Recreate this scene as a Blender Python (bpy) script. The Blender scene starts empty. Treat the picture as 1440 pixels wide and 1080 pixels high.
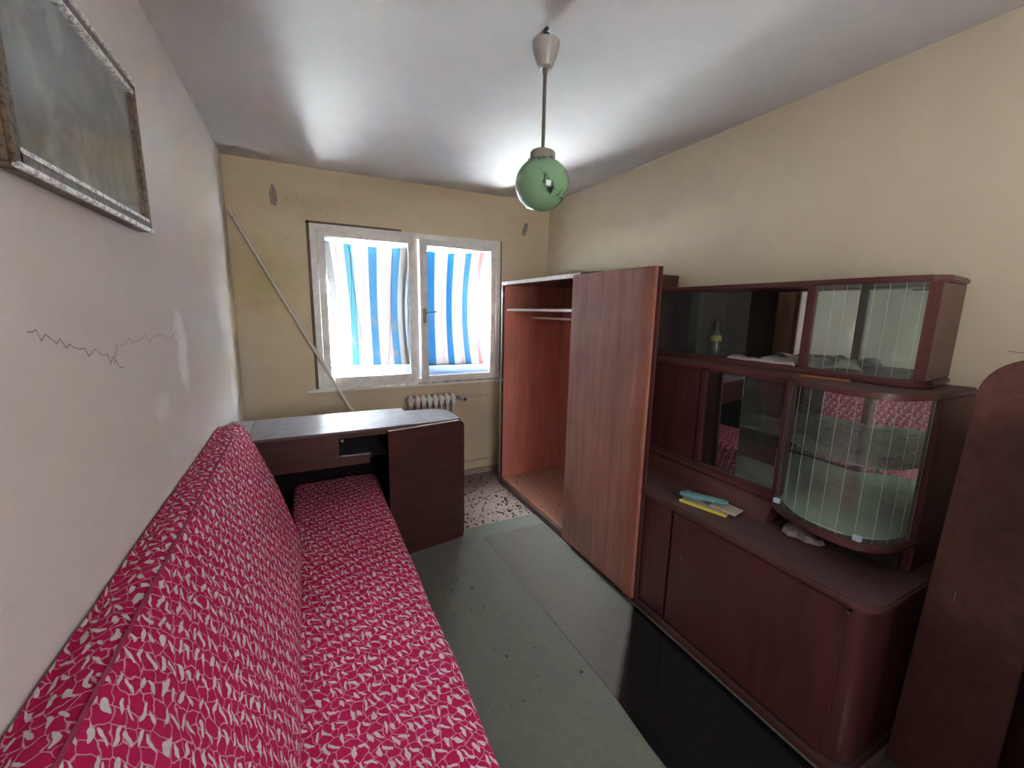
import bpy, bmesh, math, random
from mathutils import Vector, Matrix, noise
random.seed(7)
SC = bpy.context.scene
COL = SC.collection
R = math.radians
PI = math.pi

# ------------------------------------------------------------------ camera
YAW, PITCH, ROLL, CAMZ, FPX = 0.4631, -0.1752, 0.0190, 1.5564, 583.94
cy, sy, cp, sp = math.cos(YAW), math.sin(YAW), math.cos(PITCH), math.sin(PITCH)
fw = Vector((sy*cp, cy*cp, sp)); r0 = Vector((cy, -sy, 0)); u0 = r0.cross(fw)
rt = r0*math.cos(ROLL)+u0*math.sin(ROLL); up = -r0*math.sin(ROLL)+u0*math.cos(ROLL)
cam = bpy.data.objects.new('camera', bpy.data.cameras.new('camera')); COL.objects.link(cam)
M4 = Matrix.Identity(4)
for i in range(3):
    M4[i][0], M4[i][1], M4[i][2] = rt[i], up[i], -fw[i]
M4.translation = Vector((0, 0, CAMZ)); cam.matrix_world = M4
cam.data.sensor_fit = 'HORIZONTAL'; cam.data.sensor_width = 36; cam.data.lens = FPX/1440*36
cam.data.clip_start = 0.02
SC.camera = cam

# ------------------------------------------------------------------ world, light, exposure
SC.view_settings.view_transform = 'Standard'; SC.view_settings.look = 'None'
SC.view_settings.gamma = 1; SC.view_settings.use_curve_mapping = False
SC.view_settings.exposure = 3.4
SKY = 170.0
CURT = .0013   # how much light the dense curtain weave lets through
wd = bpy.data.worlds.new('sky'); SC.world = wd; wd.use_nodes = True
bg = wd.node_tree.nodes['Background']; bg.inputs[0].default_value = (.93, .965, 1, 1); bg.inputs[1].default_value = SKY

def portal(name, loc, rot, sx, sy_):
    l = bpy.data.lights.new(name, 'AREA'); l.shape = 'RECTANGLE'; l.size = sx; l.size_y = sy_
    l.cycles.is_portal = True
    o = bpy.data.objects.new(name, l); COL.objects.link(o); o.location = loc; o.rotation_euler = rot
    return o
portal('window_portal', (.85, 3.86, 1.54), (R(90), 0, PI), 1.52, 1.22)
portal('added_window_portal', (.75, -1.31, 1.575), (R(-90), 0, PI), 1.08, 1.23)
for o_ in bpy.data.objects:
    if o_.type == 'LIGHT': pass

# ------------------------------------------------------------------ room numbers
XL, XR, YB, ZC = -.4316, 2.1328, 3.5564, 2.55
YF = -1.1
XS = 1.51      # front plane of wardrobe and sideboard

# ------------------------------------------------------------------ node helpers
class NT:
    def __init__(s, name):
        s.m = bpy.data.materials.new(name); s.m.use_nodes = True
        s.t = s.m.node_tree; s.n = s.t.nodes; s.l = s.t.links
        s.b = s.n['Principled BSDF']; s.out = s.n['Material Output']
        s.tc = s.n.new('ShaderNodeTexCoord')
    def link(s, a, b): s.l.new(a, b); return s
    def node(s, kind, **kw):
        n = s.n.new('ShaderNode'+kind)
        for k, v in kw.items():
            if hasattr(n, k) and k not in n.inputs: setattr(n, k, v)
            else: n.inputs[k].default_value = v
        return n
    def mapping(s, src='Object', scale=(1, 1, 1), loc=(0, 0, 0), rot=(0, 0, 0)):
        m = s.n.new('ShaderNodeMapping'); s.l.new(s.tc.outputs[src], m.inputs[0])
        m.inputs['Scale'].default_value = scale; m.inputs['Location'].default_value = loc; m.inputs['Rotation'].default_value = rot
        return m.outputs[0]
    def noise(s, vec, scale, detail=4, rough=.55, dist=0):
        n = s.n.new('ShaderNodeTexNoise'); s.l.new(vec, n.inputs['Vector'])
        n.inputs['Scale'].default_value = scale; n.inputs['Detail'].default_value = detail
        n.inputs['Roughness'].default_value = rough; n.inputs['Distortion'].default_value = dist
        return n.outputs['Fac']
    def ramp(s, fac, stops):
        n = s.n.new('ShaderNodeValToRGB'); s.l.new(fac, n.inputs[0]); e = n.color_ramp.elements
        while len(e) < len(stops): e.new(.5)
        for i, (p, c) in enumerate(stops):
            e[i].position = p; e[i].color = (*c, 1) if not isinstance(c, (int, float)) else (c, c, c, 1)
        return n.outputs[0]
    def mix(s, fac, a, b, mode='MIX'):
        n = s.n.new('ShaderNodeMix'); n.data_type = 'RGBA'; n.blend_type = mode
        for i, v in ((0, fac), (6, a), (7, b)):
            if hasattr(v, 'is_linked') or hasattr(v, 'links'): s.l.new(v, n.inputs[i])
            else: n.inputs[i].default_value = v if i == 0 else (*v, 1) if isinstance(v, tuple) else (v, v, v, 1)
        return n.outputs[2]
    def math(s, op, a, b=0., c=None, clamp=False):
        n = s.n.new('ShaderNodeMath'); n.operation = op; n.use_clamp = clamp
        for i, v in enumerate((a, b) if c is None else (a, b, c)):
            if hasattr(v, 'links'): s.l.new(v, n.inputs[i])
            else: n.inputs[i].default_value = v
        return n.outputs[0]
    def bump(s, h, strength=.3, dist=.005):
        n = s.n.new('ShaderNodeBump'); s.l.new(h, n.inputs['Height']); n.inputs['Strength'].default_value = strength
        n.inputs['Distance'].default_value = dist; s.l.new(n.outputs[0], s.b.inputs['Normal']); return n
    def set(s, rough=None, metal=None, spec=None, coat=None, col=None):
        if rough is not None:
            if hasattr(rough, 'links'): s.l.new(rough, s.b.inputs['Roughness'])
            else: s.b.inputs['Roughness'].default_value = rough
        if metal is not None: s.b.inputs['Metallic'].default_value = metal
        if spec is not None: s.b.inputs['Specular IOR Level'].default_value = spec
        if coat is not None: s.b.inputs['Coat Weight'].default_value = coat
        if col is not None:
            if hasattr(col, 'links'): s.l.new(col, s.b.inputs['Base Color'])
            else: s.b.inputs['Base Color'].default_value = (*col, 1)
        return s.m
    def blob(s, c, r, soft=.3):
        # 1 inside an ellipsoid of object coordinates centred c with radii r, noisy border
        v = s.n.new('ShaderNodeVectorMath'); v.operation = 'SUBTRACT'; s.l.new(s.tc.outputs['Object'], v.inputs[0]); v.inputs[1].default_value = c
        d = s.n.new('ShaderNodeVectorMath'); d.operation = 'DIVIDE'; s.l.new(v.outputs[0], d.inputs[0]); d.inputs[1].default_value = r
        l = s.n.new('ShaderNodeVectorMath'); l.operation = 'LENGTH'; s.l.new(d.outputs[0], l.inputs[0])
        nz = s.noise(s.tc.outputs['Object'], 9, 5, .65)
        q = s.math('ADD', l.outputs['Value'], s.math('MULTIPLY', s.math('SUBTRACT', nz, .5), 1.6))
        return s.math('DIVIDE', s.math('SUBTRACT', 1.0, q), soft, clamp=True)

def wood(name, dark, light, rough=.35, axis='z', dust=0.0, dustcol=(.22, .2, .19), blotch=.35, coat=.0, scale=1):
    t = NT(name)
    st = {'z': (26, 26, 1.6), 'y': (26, 1.6, 26), 'x': (1.6, 26, 26)}[axis]
    v = t.mapping(scale=tuple(a*scale for a in st))
    g = t.noise(v, 1.0, 6, .65, .6)
    g2 = t.noise(t.mapping(scale=tuple(a*6*scale for a in st)), 1.0, 3, .6)
    bl = t.noise(t.mapping(scale=(2.2, 2.2, 1.3)), 1.5, 4, .6)
    c = t.ramp(g, [(.3, dark), (.7, light)])
    c = t.mix(t.math('MULTIPLY', t.ramp(bl, [(.35, 0.), (.7, 1.)]), blotch), c, tuple(x*.45 for x in dark))
    c = t.mix(t.math('MULTIPLY', g2, .25), c, tuple(x*.6 for x in dark))
    if dust:
        nz = t.noise(t.mapping(), 14, 6, .7)
        geo = t.n.new('ShaderNodeNewGeometry'); sx = t.n.new('ShaderNodeSeparateXYZ'); t.l.new(geo.outputs['Normal'], sx.inputs[0])
        upm = t.math('POWER', t.math('MAXIMUM', sx.outputs[2], 0.), 3.)
        f = t.math('MULTIPLY', t.math('ADD', t.math('MULTIPLY', upm, dust), .03), t.ramp(nz, [(.25, .45), (.7, 1.)]))
        c = t.mix(f, c, dustcol)
        t.set(rough=t.math('ADD', t.math('MULTIPLY', f, .5), rough, clamp=True))
    else:
        t.set(rough=t.math('ADD', t.math('MULTIPLY', bl, .2), rough-.1, clamp=True))
    t.bump(g2, .08, .002)
    return t.set(col=c, coat=coat)

def flat(name, col, rough=.5, metal=0, var=.15, scale=30, bump=0):
    t = NT(name); nz = t.noise(t.mapping(), scale, 4, .6)
    c = t.mix(t.ramp(nz, [(.3, 0.), (.75, 1.)]), col, tuple(x*(1-var) for x in col))
    if bump: t.bump(nz, bump, .003)
    return t.set(col=c, rough=rough, metal=metal)

def glass(name, tint=(.92, .97, .94), ior=1.5, dusty=.04, mirror=0., rough=.01):
    t = NT(name); n = t.n
    geo = n.new('ShaderNodeNewGeometry'); dt = n.new('ShaderNodeVectorMath'); dt.operation = 'DOT_PRODUCT'
    t.l.new(geo.outputs['Incoming'], dt.inputs[0]); t.l.new(geo.outputs['Normal'], dt.inputs[1])
    q = t.math('POWER', t.math('SUBTRACT', 1.0, t.math('ABSOLUTE', dt.outputs['Value']), clamp=True), 5.0)
    f0 = ((ior-1)/(ior+1))**2
    frv = t.math('ADD', t.math('MULTIPLY', q, 1-f0), f0)
    tr = n.new('ShaderNodeBsdfTransparent'); tr.inputs[0].default_value = (*tint, 1)
    gl = n.new('ShaderNodeBsdfGlossy'); gl.inputs['Roughness'].default_value = rough; gl.inputs[0].default_value = (.9, .93, .92, 1)
    df = n.new('ShaderNodeBsdfDiffuse'); df.inputs[0].default_value = (.5, .52, .5, 1)
    m1 = n.new('ShaderNodeMixShader'); m2 = n.new('ShaderNodeMixShader')
    dn = t.math('MULTIPLY', t.noise(t.mapping(), 7, 5, .7), dusty*2)
    t.l.new(t.math('ADD', frv, mirror, clamp=True), m1.inputs[0]); t.l.new(tr.outputs[0], m1.inputs[1]); t.l.new(gl.outputs[0], m1.inputs[2])
    t.l.new(dn, m2.inputs[0]); t.l.new(m1.outputs[0], m2.inputs[1]); t.l.new(df.outputs[0], m2.inputs[2])
    t.l.new(m2.outputs[0], t.out.inputs[0])
    return t.m

def plaster(name, base, worn, wornamt=.5, stains=(), patches=(), bump=.35, ysc=1.0):
    t = NT(name); o = t.tc.outputs['Object']
    n1 = t.noise(o, 1.6, 5, .6); n2 = t.noise(o, 7, 6, .65); n3 = t.noise(o, 60, 3, .6)
    c = t.mix(t.math('MULTIPLY', t.ramp(n1, [(.35, 0.), (.65, 1.)]), wornamt), base, worn)
    c = t.mix(t.math('MULTIPLY', t.ramp(n2, [(.35, 0.), (.75, 1.)]), .22), c, tuple(x*.78 for x in base))
    for (cc, r, col, amt) in stains:
        c = t.mix(t.math('MULTIPLY', t.blob(cc, r, .9), amt), c, col)
    for (cc, r, col) in patches:
        c = t.mix(t.math('MULTIPLY', t.blob(cc, r, .5), .8), c, col)
    h = t.math('ADD', t.math('MULTIPLY', n2, 1.5), t.math('MULTIPLY', n3, .25))
    t.bump(h, bump, .006)
    return t.set(col=c, rough=.85, spec=.25)

# ------------------------------------------------------------------ materials
CREAM = (.60, .49, .32)
M = {}
M['wall_back'] = plaster('paint_back', (.66, .555, .38), (.62, .50, .35), .6,
    stains=[((-.25, YB, 1.75), (.28, .3, .4), (.44, .36, .14), .6), ((.05, YB, 2.3), (.5, .2, .12), (.40, .31, .18), .35), ((1.3, YB, .6), (.5, .2, .5), (.42, .32, .25), .5),
            ((-.40, YB, 1.0), (.1, .2, .5), (.60, .60, .56), .5)])
M['wall_left'] = plaster('paint_left', (.63, .58, .52), (.61, .555, .53), .8,
    stains=[((XL, .9, 1.1), (.3, 1.0, .45), (.60, .54, .51), .6), ((XL, 2.6, 2.0), (.3, .6, .4), (.60, .53, .38), .7), ((XL, 3.4, 1.5), (.3, .22, .9), (.57, .48, .32), .8)],
    patches=[((XL, 2.02, 1.38), (.2, .10, .17), (.84, .82, .79)), ((XL, 3.15, 1.0), (.2, .12, .2), (.72, .70, .68)), ((XL, 1.7, 1.22), (.2, .10, .05), (.70, .67, .63))])
M['wall_right'] = plaster('paint_right', (.60, .525, .385), (.57, .49, .375), .7)
M['ceiling'] = plaster('paint_ceiling', (.57, .55, .53), (.535, .515, .50), .8, bump=.55)
M['wall_front'] = plaster('paint_front', CREAM, (.55, .47, .36), .5)
M['bare'] = flat('bare_plaster', (.42, .34, .27), .9, 0, .5, 50, .6)
M['scar'] = flat('scar_plaster', (.38, .32, .29), .95, 0, .6, 120, .9)
M['floor'] = flat('floor_tiles', (.31, .235, .205), .85, 0, .35, 40)
M['white'] = flat('white_gloss_paint', (.84, .82, .77), .35, 0, .25, 18, .15)
M['outer_white'] = flat('outer_sash_paint', (.34, .42, .54), .4, 0, .15, 18)
M['rad'] = flat('radiator_enamel', (.62, .56, .52), .4, 0, .2, 30)
M['pipe'] = flat('painted_pipe', (.58, .50, .42), .45, 0, .2, 30)
M['pole'] = flat('pole_plastic', (.66, .60, .53), .4, 0, .12, 20)
M['black'] = flat('black_plastic', (.02, .02, .02), .5)
M['steel'] = flat('old_steel', (.35, .32, .3), .35, .9, .4, 60)
M['chrome'] = flat('chrome', (.8, .8, .8), .15, 1)
M['brass'] = flat('dull_rod', (.20, .17, .14), .35, .7)
M['debris'] = flat('debris', (.07, .06, .05), .95, 0, .7, 200)
M['pale_debris'] = flat('pale_debris', (.5, .46, .42), .95, 0, .5, 200)
M['mahog'] = wood('mahogany', (.065, .0165, .0155), (.13, .038, .034), .33, 'z', dust=.55, dustcol=(.10, .08, .085))
M['mahog_y'] = wood('mahogany_rail', (.075, .024, .021), (.14, .052, .043), .33, 'y', dust=.6, dustcol=(.085, .065, .068))
M['mahog_in'] = wood('mahogany_inside', (.022, .014, .012), (.04, .026, .02), .6, 'z')
M['door_wood'] = wood('wardrobe_door_veneer', (.27, .105, .078), (.46, .22, .165), .45, 'z', blotch=.5)
M['strip_wood'] = wood('cover_strip', (.26, .085, .05), (.37, .13, .078), .36, 'z', blotch=.3)
M['inside'] = wood('wardrobe_inside', (.60, .185, .135), (.76, .30, .22), .6, 'z', dust=.35, dustcol=(.5, .36, .3), blotch=.4)
M['inside_top'] = wood('wardrobe_floor', (.50, .17, .09), (.62, .27, .17), .5, 'y', dust=.5, dustcol=(.55, .40, .34), blotch=.2)
M['outer_wood'] = wood('wardrobe_case', (.05, .014, .010), (.10, .03, .02), .3, 'z', dust=.5)
M['edge'] = flat('pale_edge_band', (.80, .72, .68), .35, 0, .2, 40)  # pale edging; on the wardrobe front it also paints in window sheen
M['bed_wood'] = wood('bedding_cabinet_wood', (.045, .013, .012), (.085, .027, .024), .35, 'x')
M['bed_top'] = wood('scratched_top_painted_sheen', (.075, .035, .04), (.13, .07, .07), .42, 'x', dust=.85, dustcol=(.34, .31, .36), scale=.8)  # pale bluish dust tone also paints in the window's reflection on the top
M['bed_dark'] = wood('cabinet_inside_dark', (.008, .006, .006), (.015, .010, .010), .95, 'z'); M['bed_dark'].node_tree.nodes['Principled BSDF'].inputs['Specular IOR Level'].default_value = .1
M['board'] = wood('scuffed_board', (.105, .038, .032), (.20, .085, .070), .5, 'x', blotch=.85)
M['mirror'] = flat('mirror_silver', (.93, .98, .93), .015, 1, .02, 3)
M['glass'] = glass('clear_glass')
M['glass_win'] = glass('window_glass', (.97, .99, 1), dusty=.0, rough=.5)
M['glass_semi'] = glass('reflective_glass', (.5, .55, .52), mirror=.45, dusty=.02)
M['glass_shelf'] = glass('dusty_glass_shelf', (.70, .80, .76), ior=1.45, dusty=.38)
M['etched'] = flat('etched_line', (.40, .43, .41), .5, 0, .1)
M['cloth_grey'] = flat('grey_cloth', (.30, .26, .24), .9, 0, .4, 25, .4)
M['paper_grey'] = flat('greyish_paper', (.42, .36, .33), .85, 0, .3, 40, .3)
M['teal'] = flat('teal_cloth', (.16, .36, .38), .85, 0, .35, 60, .4)
M['yellow'] = flat('yellow_card', (.72, .60, .10), .6, 0, .1)
M['paper'] = flat('paper', (.52, .44, .37), .8, 0, .15, 60)
M['orange_wood'] = flat('orange_wood', (.30, .10, .05), .5, 0, .3, 60)
M['bluewhite'] = flat('bluish_clip', (.55, .68, .75), .3)
M['bottle'] = flat('bottle_glass', (.05, .055, .06), .15, 0, .2)
M['label'] = flat('bottle_label', (.30, .24, .05), .6)
M['cord'] = flat('cord', (.12, .10, .09), .8)

def carpet_mat():
    t = NT('green_carpet'); o = t.tc.outputs['Object']
    fine = t.noise(o, 380, 3, .7); n2 = t.noise(o, 28, 5, .7); n1 = t.noise(o, 2.2, 4, .6)
    c = t.ramp(fine, [(.3, (.098, .102, .084)), (.7, (.21, .21, .176))])
    c = t.mix(t.math('MULTIPLY', t.ramp(n1, [(.35, 0.), (.65, 1.)]), .45), c, (.12, .135, .11))
    c = t.mix(t.math('MULTIPLY', t.ramp(n2, [(.45, 0.), (.8, 1.)]), .5), c, (.20, .19, .155))
    t.bump(t.math('ADD', fine, n2), .6, .006)
    return t.set(col=c, rough=.95, spec=.1)
M['carpet'] = carpet_mat()

def fabric_mat():
    t = NT('red_leaf_fabric')
    v = t.mapping('UV', scale=(1, 1, 1))
    dn = t.n.new('ShaderNodeTexNoise'); t.l.new(v, dn.inputs['Vector']); dn.inputs['Scale'].default_value = 22; dn.inputs['Detail'].default_value = 2
    dv = t.n.new('ShaderNodeVectorMath'); dv.operation = 'MULTIPLY_ADD'; t.l.new(dn.outputs['Color'], dv.inputs[0]); dv.inputs[1].default_value = (.042, .042, 0); t.l.new(v, dv.inputs[2])
    sp = t.n.new('ShaderNodeSeparateXYZ'); t.l.new(dv.outputs[0], sp.inputs[0]); U, V_ = sp.outputs[0], sp.outputs[1]
    # skewed repeat: a runs across, b along the sofa
    A = t.math('ADD', t.math('MULTIPLY', V_, 21.), t.math('MULTIPLY', U, 9.)); B = t.math('SUBTRACT', t.math('MULTIPLY', U, 19.), t.math('MULTIPLY', V_, 6.0))
    fa = t.math('SUBTRACT', t.math('FRACT', A), .5); fb = t.math('SUBTRACT', t.math('FRACT', B), .5)
    cb = t.n.new('ShaderNodeCombineXYZ'); t.l.new(A, cb.inputs[0]); t.l.new(B, cb.inputs[1])
    vo = t.n.new('ShaderNodeTexVoronoi'); vo.feature = 'DISTANCE_TO_EDGE'; vo.voronoi_dimensions = '2D'; t.l.new(cb.outputs[0], vo.inputs['Vector']); vo.inputs['Scale'].default_value = 1.7; vo.inputs['Randomness'].default_value = .6
    def ell(cx, cy_, ang, rx, ry):
        x = t.math('SUBTRACT', fa, cx); y = t.math('SUBTRACT', fb, cy_); c, s_ = math.cos(ang), math.sin(ang)
        p_ = t.math('DIVIDE', t.math('ADD', t.math('MULTIPLY', x, c), t.math('MULTIPLY', y, s_)), rx)
        q_ = t.math('DIVIDE', t.math('SUBTRACT', t.math('MULTIPLY', y, c), t.math('MULTIPLY', x, s_)), ry)
        return t.math('SUBTRACT', t.math('ADD', t.math('MULTIPLY', p_, p_), t.math('MULTIPLY', q_, q_)), 1.)
    e = t.math('MINIMUM', ell(-.21, .05, -.30, .095, .32), ell(.20, -.06, .50, .088, .29))
    flame = t.math('SUBTRACT', 1., t.math('MULTIPLY', e, 5., clamp=True), clamp=True)
    line = t.math('SUBTRACT', 1., t.math('MULTIPLY', t.math('SUBTRACT', vo.outputs['Distance'], .030), 28., clamp=True), clamp=True)
    red = t.math('SUBTRACT', 1., t.math('MAXIMUM', flame, line), clamp=True)
    fz = t.noise(v, 420, 3, .7); bl = t.noise(v, 3, 3)
    rc = t.ramp(fz, [(.3, (.36, .004, .060)), (.7, (.66, .012, .135))])
    rc = t.mix(t.math('MULTIPLY', bl, .3), rc, (.42, .012, .06))
    cr = t.ramp(fz, [(.3, (.56, .50, .47)), (.7, (.80, .74, .71))])
    c = t.mix(flame, t.mix(t.math('MULTIPLY', line, .8), rc, (.74, .38, .46)), cr)
    h = t.math('ADD', t.math('MULTIPLY', red, 1.), t.math('MULTIPLY', fz, .8))
    t.bump(h, .8, .004)
    t.b.inputs['Sheen Weight'].default_value = .0
    return t.set(col=c, rough=.9, spec=.15)
M['fabric'] = fabric_mat()

def curtain_mat(name, stripes, stainamt):
    t = NT(name); sx = t.n.new('ShaderNodeSeparateXYZ'); t.l.new(t.tc.outputs['UV'], sx.inputs[0])
    u, v = sx.outputs[0], sx.outputs[1]
    c = (.70, .68, .66)
    weave = t.noise(t.mapping('UV', scale=(60, 3, 1)), 3, 3, .7)
    col = t.mix(t.math('MULTIPLY', weave, .35), c, (.62, .60, .62))
    for (a, b, sc, amt) in stripes:
        m = t.math('MULTIPLY', t.math('GREATER_THAN', u, a), t.math('LESS_THAN', u, b))
        col = t.mix(t.math('MULTIPLY', m, amt), col, sc)
    st = t.math('MULTIPLY', t.ramp(t.noise(t.mapping('UV', scale=(7, 6, 1)), 1.2, 4, .6), [(.50, 0.), (.68, 1.)]), t.ramp(v, [(.05, 1.), (.65, 0.)]))
    col = t.mix(t.math('MULTIPLY', st, stainamt), col, (.80, .42, .12))
    thick = t.mix(1.0, col, (CURT, CURT, CURT), 'MULTIPLY')
    df = t.n.new('ShaderNodeBsdfDiffuse'); tl = t.n.new('ShaderNodeBsdfTranslucent'); tr = t.n.new('ShaderNodeBsdfTransparent')
    mx = t.n.new('ShaderNodeMixShader'); mx.inputs[0].default_value = .72; m2 = t.n.new('ShaderNodeMixShader'); m2.inputs[0].default_value = 0
    t.l.new(col, df.inputs[0]); t.l.new(thick, tl.inputs[0]); t.l.new(df.outputs[0], mx.inputs[1]); t.l.new(tl.outputs[0], mx.inputs[2])
    t.l.new(mx.outputs[0], m2.inputs[1]); t.l.new(tr.outputs[0], m2.inputs[2]); t.l.new(m2.outputs[0], t.out.inputs[0])
    return t.m
BL = (.03, .26, .50); BL2 = (.02, .20, .48); RD = (.75, .12, .14); GY = (.22, .22, .22); PK = (.80, .35, .32)
M['curtain_l'] = curtain_mat('curtain_left_weave', [(0, .09, GY, .85), (.13, .17, PK, .5), (.24, .33, (.08, .40, .58), .95), (.42, .46, PK, .35), (.51, .61, BL, .95), (.75, .79, PK, .4), (.79, .89, BL, .95), (.955, 1, (.35, .28, .3), .85)], .6)
M['curtain_r'] = curtain_mat('curtain_right_weave', [(0, .04, PK, .6), (.10, .22, BL2, 1), (.32, .37, PK, .35), (.42, .52, BL2, 1), (.64, .67, PK, .5), (.70, .80, BL2, .95), (.93, 1, RD, .9)], .15)

def globe_mat():
    t = NT('green_marbled_glass'); o = t.tc.outputs['Object']
    n1 = t.noise(t.mapping(scale=(1, 1, .8)), 9, 3, .55, 1.2)
    a = t.math('ABSOLUTE', t.math('SUBTRACT', n1, .5))
    msk = t.ramp(t.noise(o, 8, 3, .5), [(.46, 0.), (.54, 1.)])
    line = t.math('MULTIPLY', t.ramp(a, [(.015, 1.), (.06, 0.)]), msk)
    c = t.mix(t.noise(o, 5, 3), (.15, .30, .155), (.24, .42, .24))
    c = t.mix(line, c, (.012, .03, .015))
    t.b.inputs['Coat Weight'].default_value = .5
    t.b.inputs['Subsurface Weight'].default_value = 0
    return t.set(col=c, rough=.15)
M['globe'] = globe_mat()

def print_mat():
    t = NT('grey_picture_print'); o = t.mapping()
    n = t.noise(o, 5, 5, .6, 1.8); n2 = t.noise(o, 16, 4, .6, 1.0)
    c = t.ramp(n, [(.30, (.06, .062, .062)), (.5, (.17, .175, .173)), (.68, (.40, .41, .40))])
    def face(c0, r, col, amt, soft=.5):
        return t.math('MULTIPLY', t.blob(c0, r, soft), amt), col
    for (cc, r, col, amt, s) in [((.02, -.02, .02), (.2, .30, .10), (.05, .055, .055), .55, 1.2), ((.02, -.09, .12), (.2, .035, .07), (.42, .46, .48), .8, .4),
                                 ((.02, .02, .13), (.2, .05, .07), (.11, .12, .12), .5, .8), ((.02, -.22, -.02), (.2, .06, .09), (.26, .29, .285), .7, .8), ((.02, .20, -.08), (.2, .12, .06), (.22, .24, .235), .6, .8)]:
        f, k = face(cc, r, col, amt, s); c = t.mix(f, c, k)
    c = t.mix(t.math('MULTIPLY', t.ramp(n2, [(.5, 0.), (.7, 1.)]), .35), c, (.05, .055, .055))
    return t.set(col=c, rough=.35)
M['print'] = print_mat()

def frame_mat(name, base, rough, metal):
    t = NT(name); n = t.noise(t.mapping(), 90, 4, .7)
    c = t.mix(t.ramp(n, [(.45, 0.), (.6, 1.)]), base, tuple(x*.35 for x in base)); t.bump(n, .5, .004)
    return t.set(col=c, rough=rough, metal=metal)
M['frame_dark'] = frame_mat('dark_bronze_frame', (.16, .11, .075), .4, .4)
M['frame_silver'] = frame_mat('silver_lip', (.92, .89, .82), .3, .6)

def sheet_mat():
    t = NT('dusty_sheet_painted_reflection'); sx = t.n.new('ShaderNodeSeparateXYZ'); t.l.new(t.tc.outputs['Object'], sx.inputs[0])
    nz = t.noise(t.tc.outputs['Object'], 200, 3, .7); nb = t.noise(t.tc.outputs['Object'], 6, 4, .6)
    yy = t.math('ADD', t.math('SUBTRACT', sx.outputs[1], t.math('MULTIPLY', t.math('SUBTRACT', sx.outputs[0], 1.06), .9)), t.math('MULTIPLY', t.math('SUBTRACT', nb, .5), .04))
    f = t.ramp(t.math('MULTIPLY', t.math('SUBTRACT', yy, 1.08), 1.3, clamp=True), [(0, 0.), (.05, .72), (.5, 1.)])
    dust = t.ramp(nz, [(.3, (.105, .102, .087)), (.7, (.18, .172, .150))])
    c = t.mix(f, (.006, .006, .006), dust)  # near end painted black as the sideboard's reflection, far end dust tone
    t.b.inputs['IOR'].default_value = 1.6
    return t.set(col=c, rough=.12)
M['sheet'] = sheet_mat()

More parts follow.
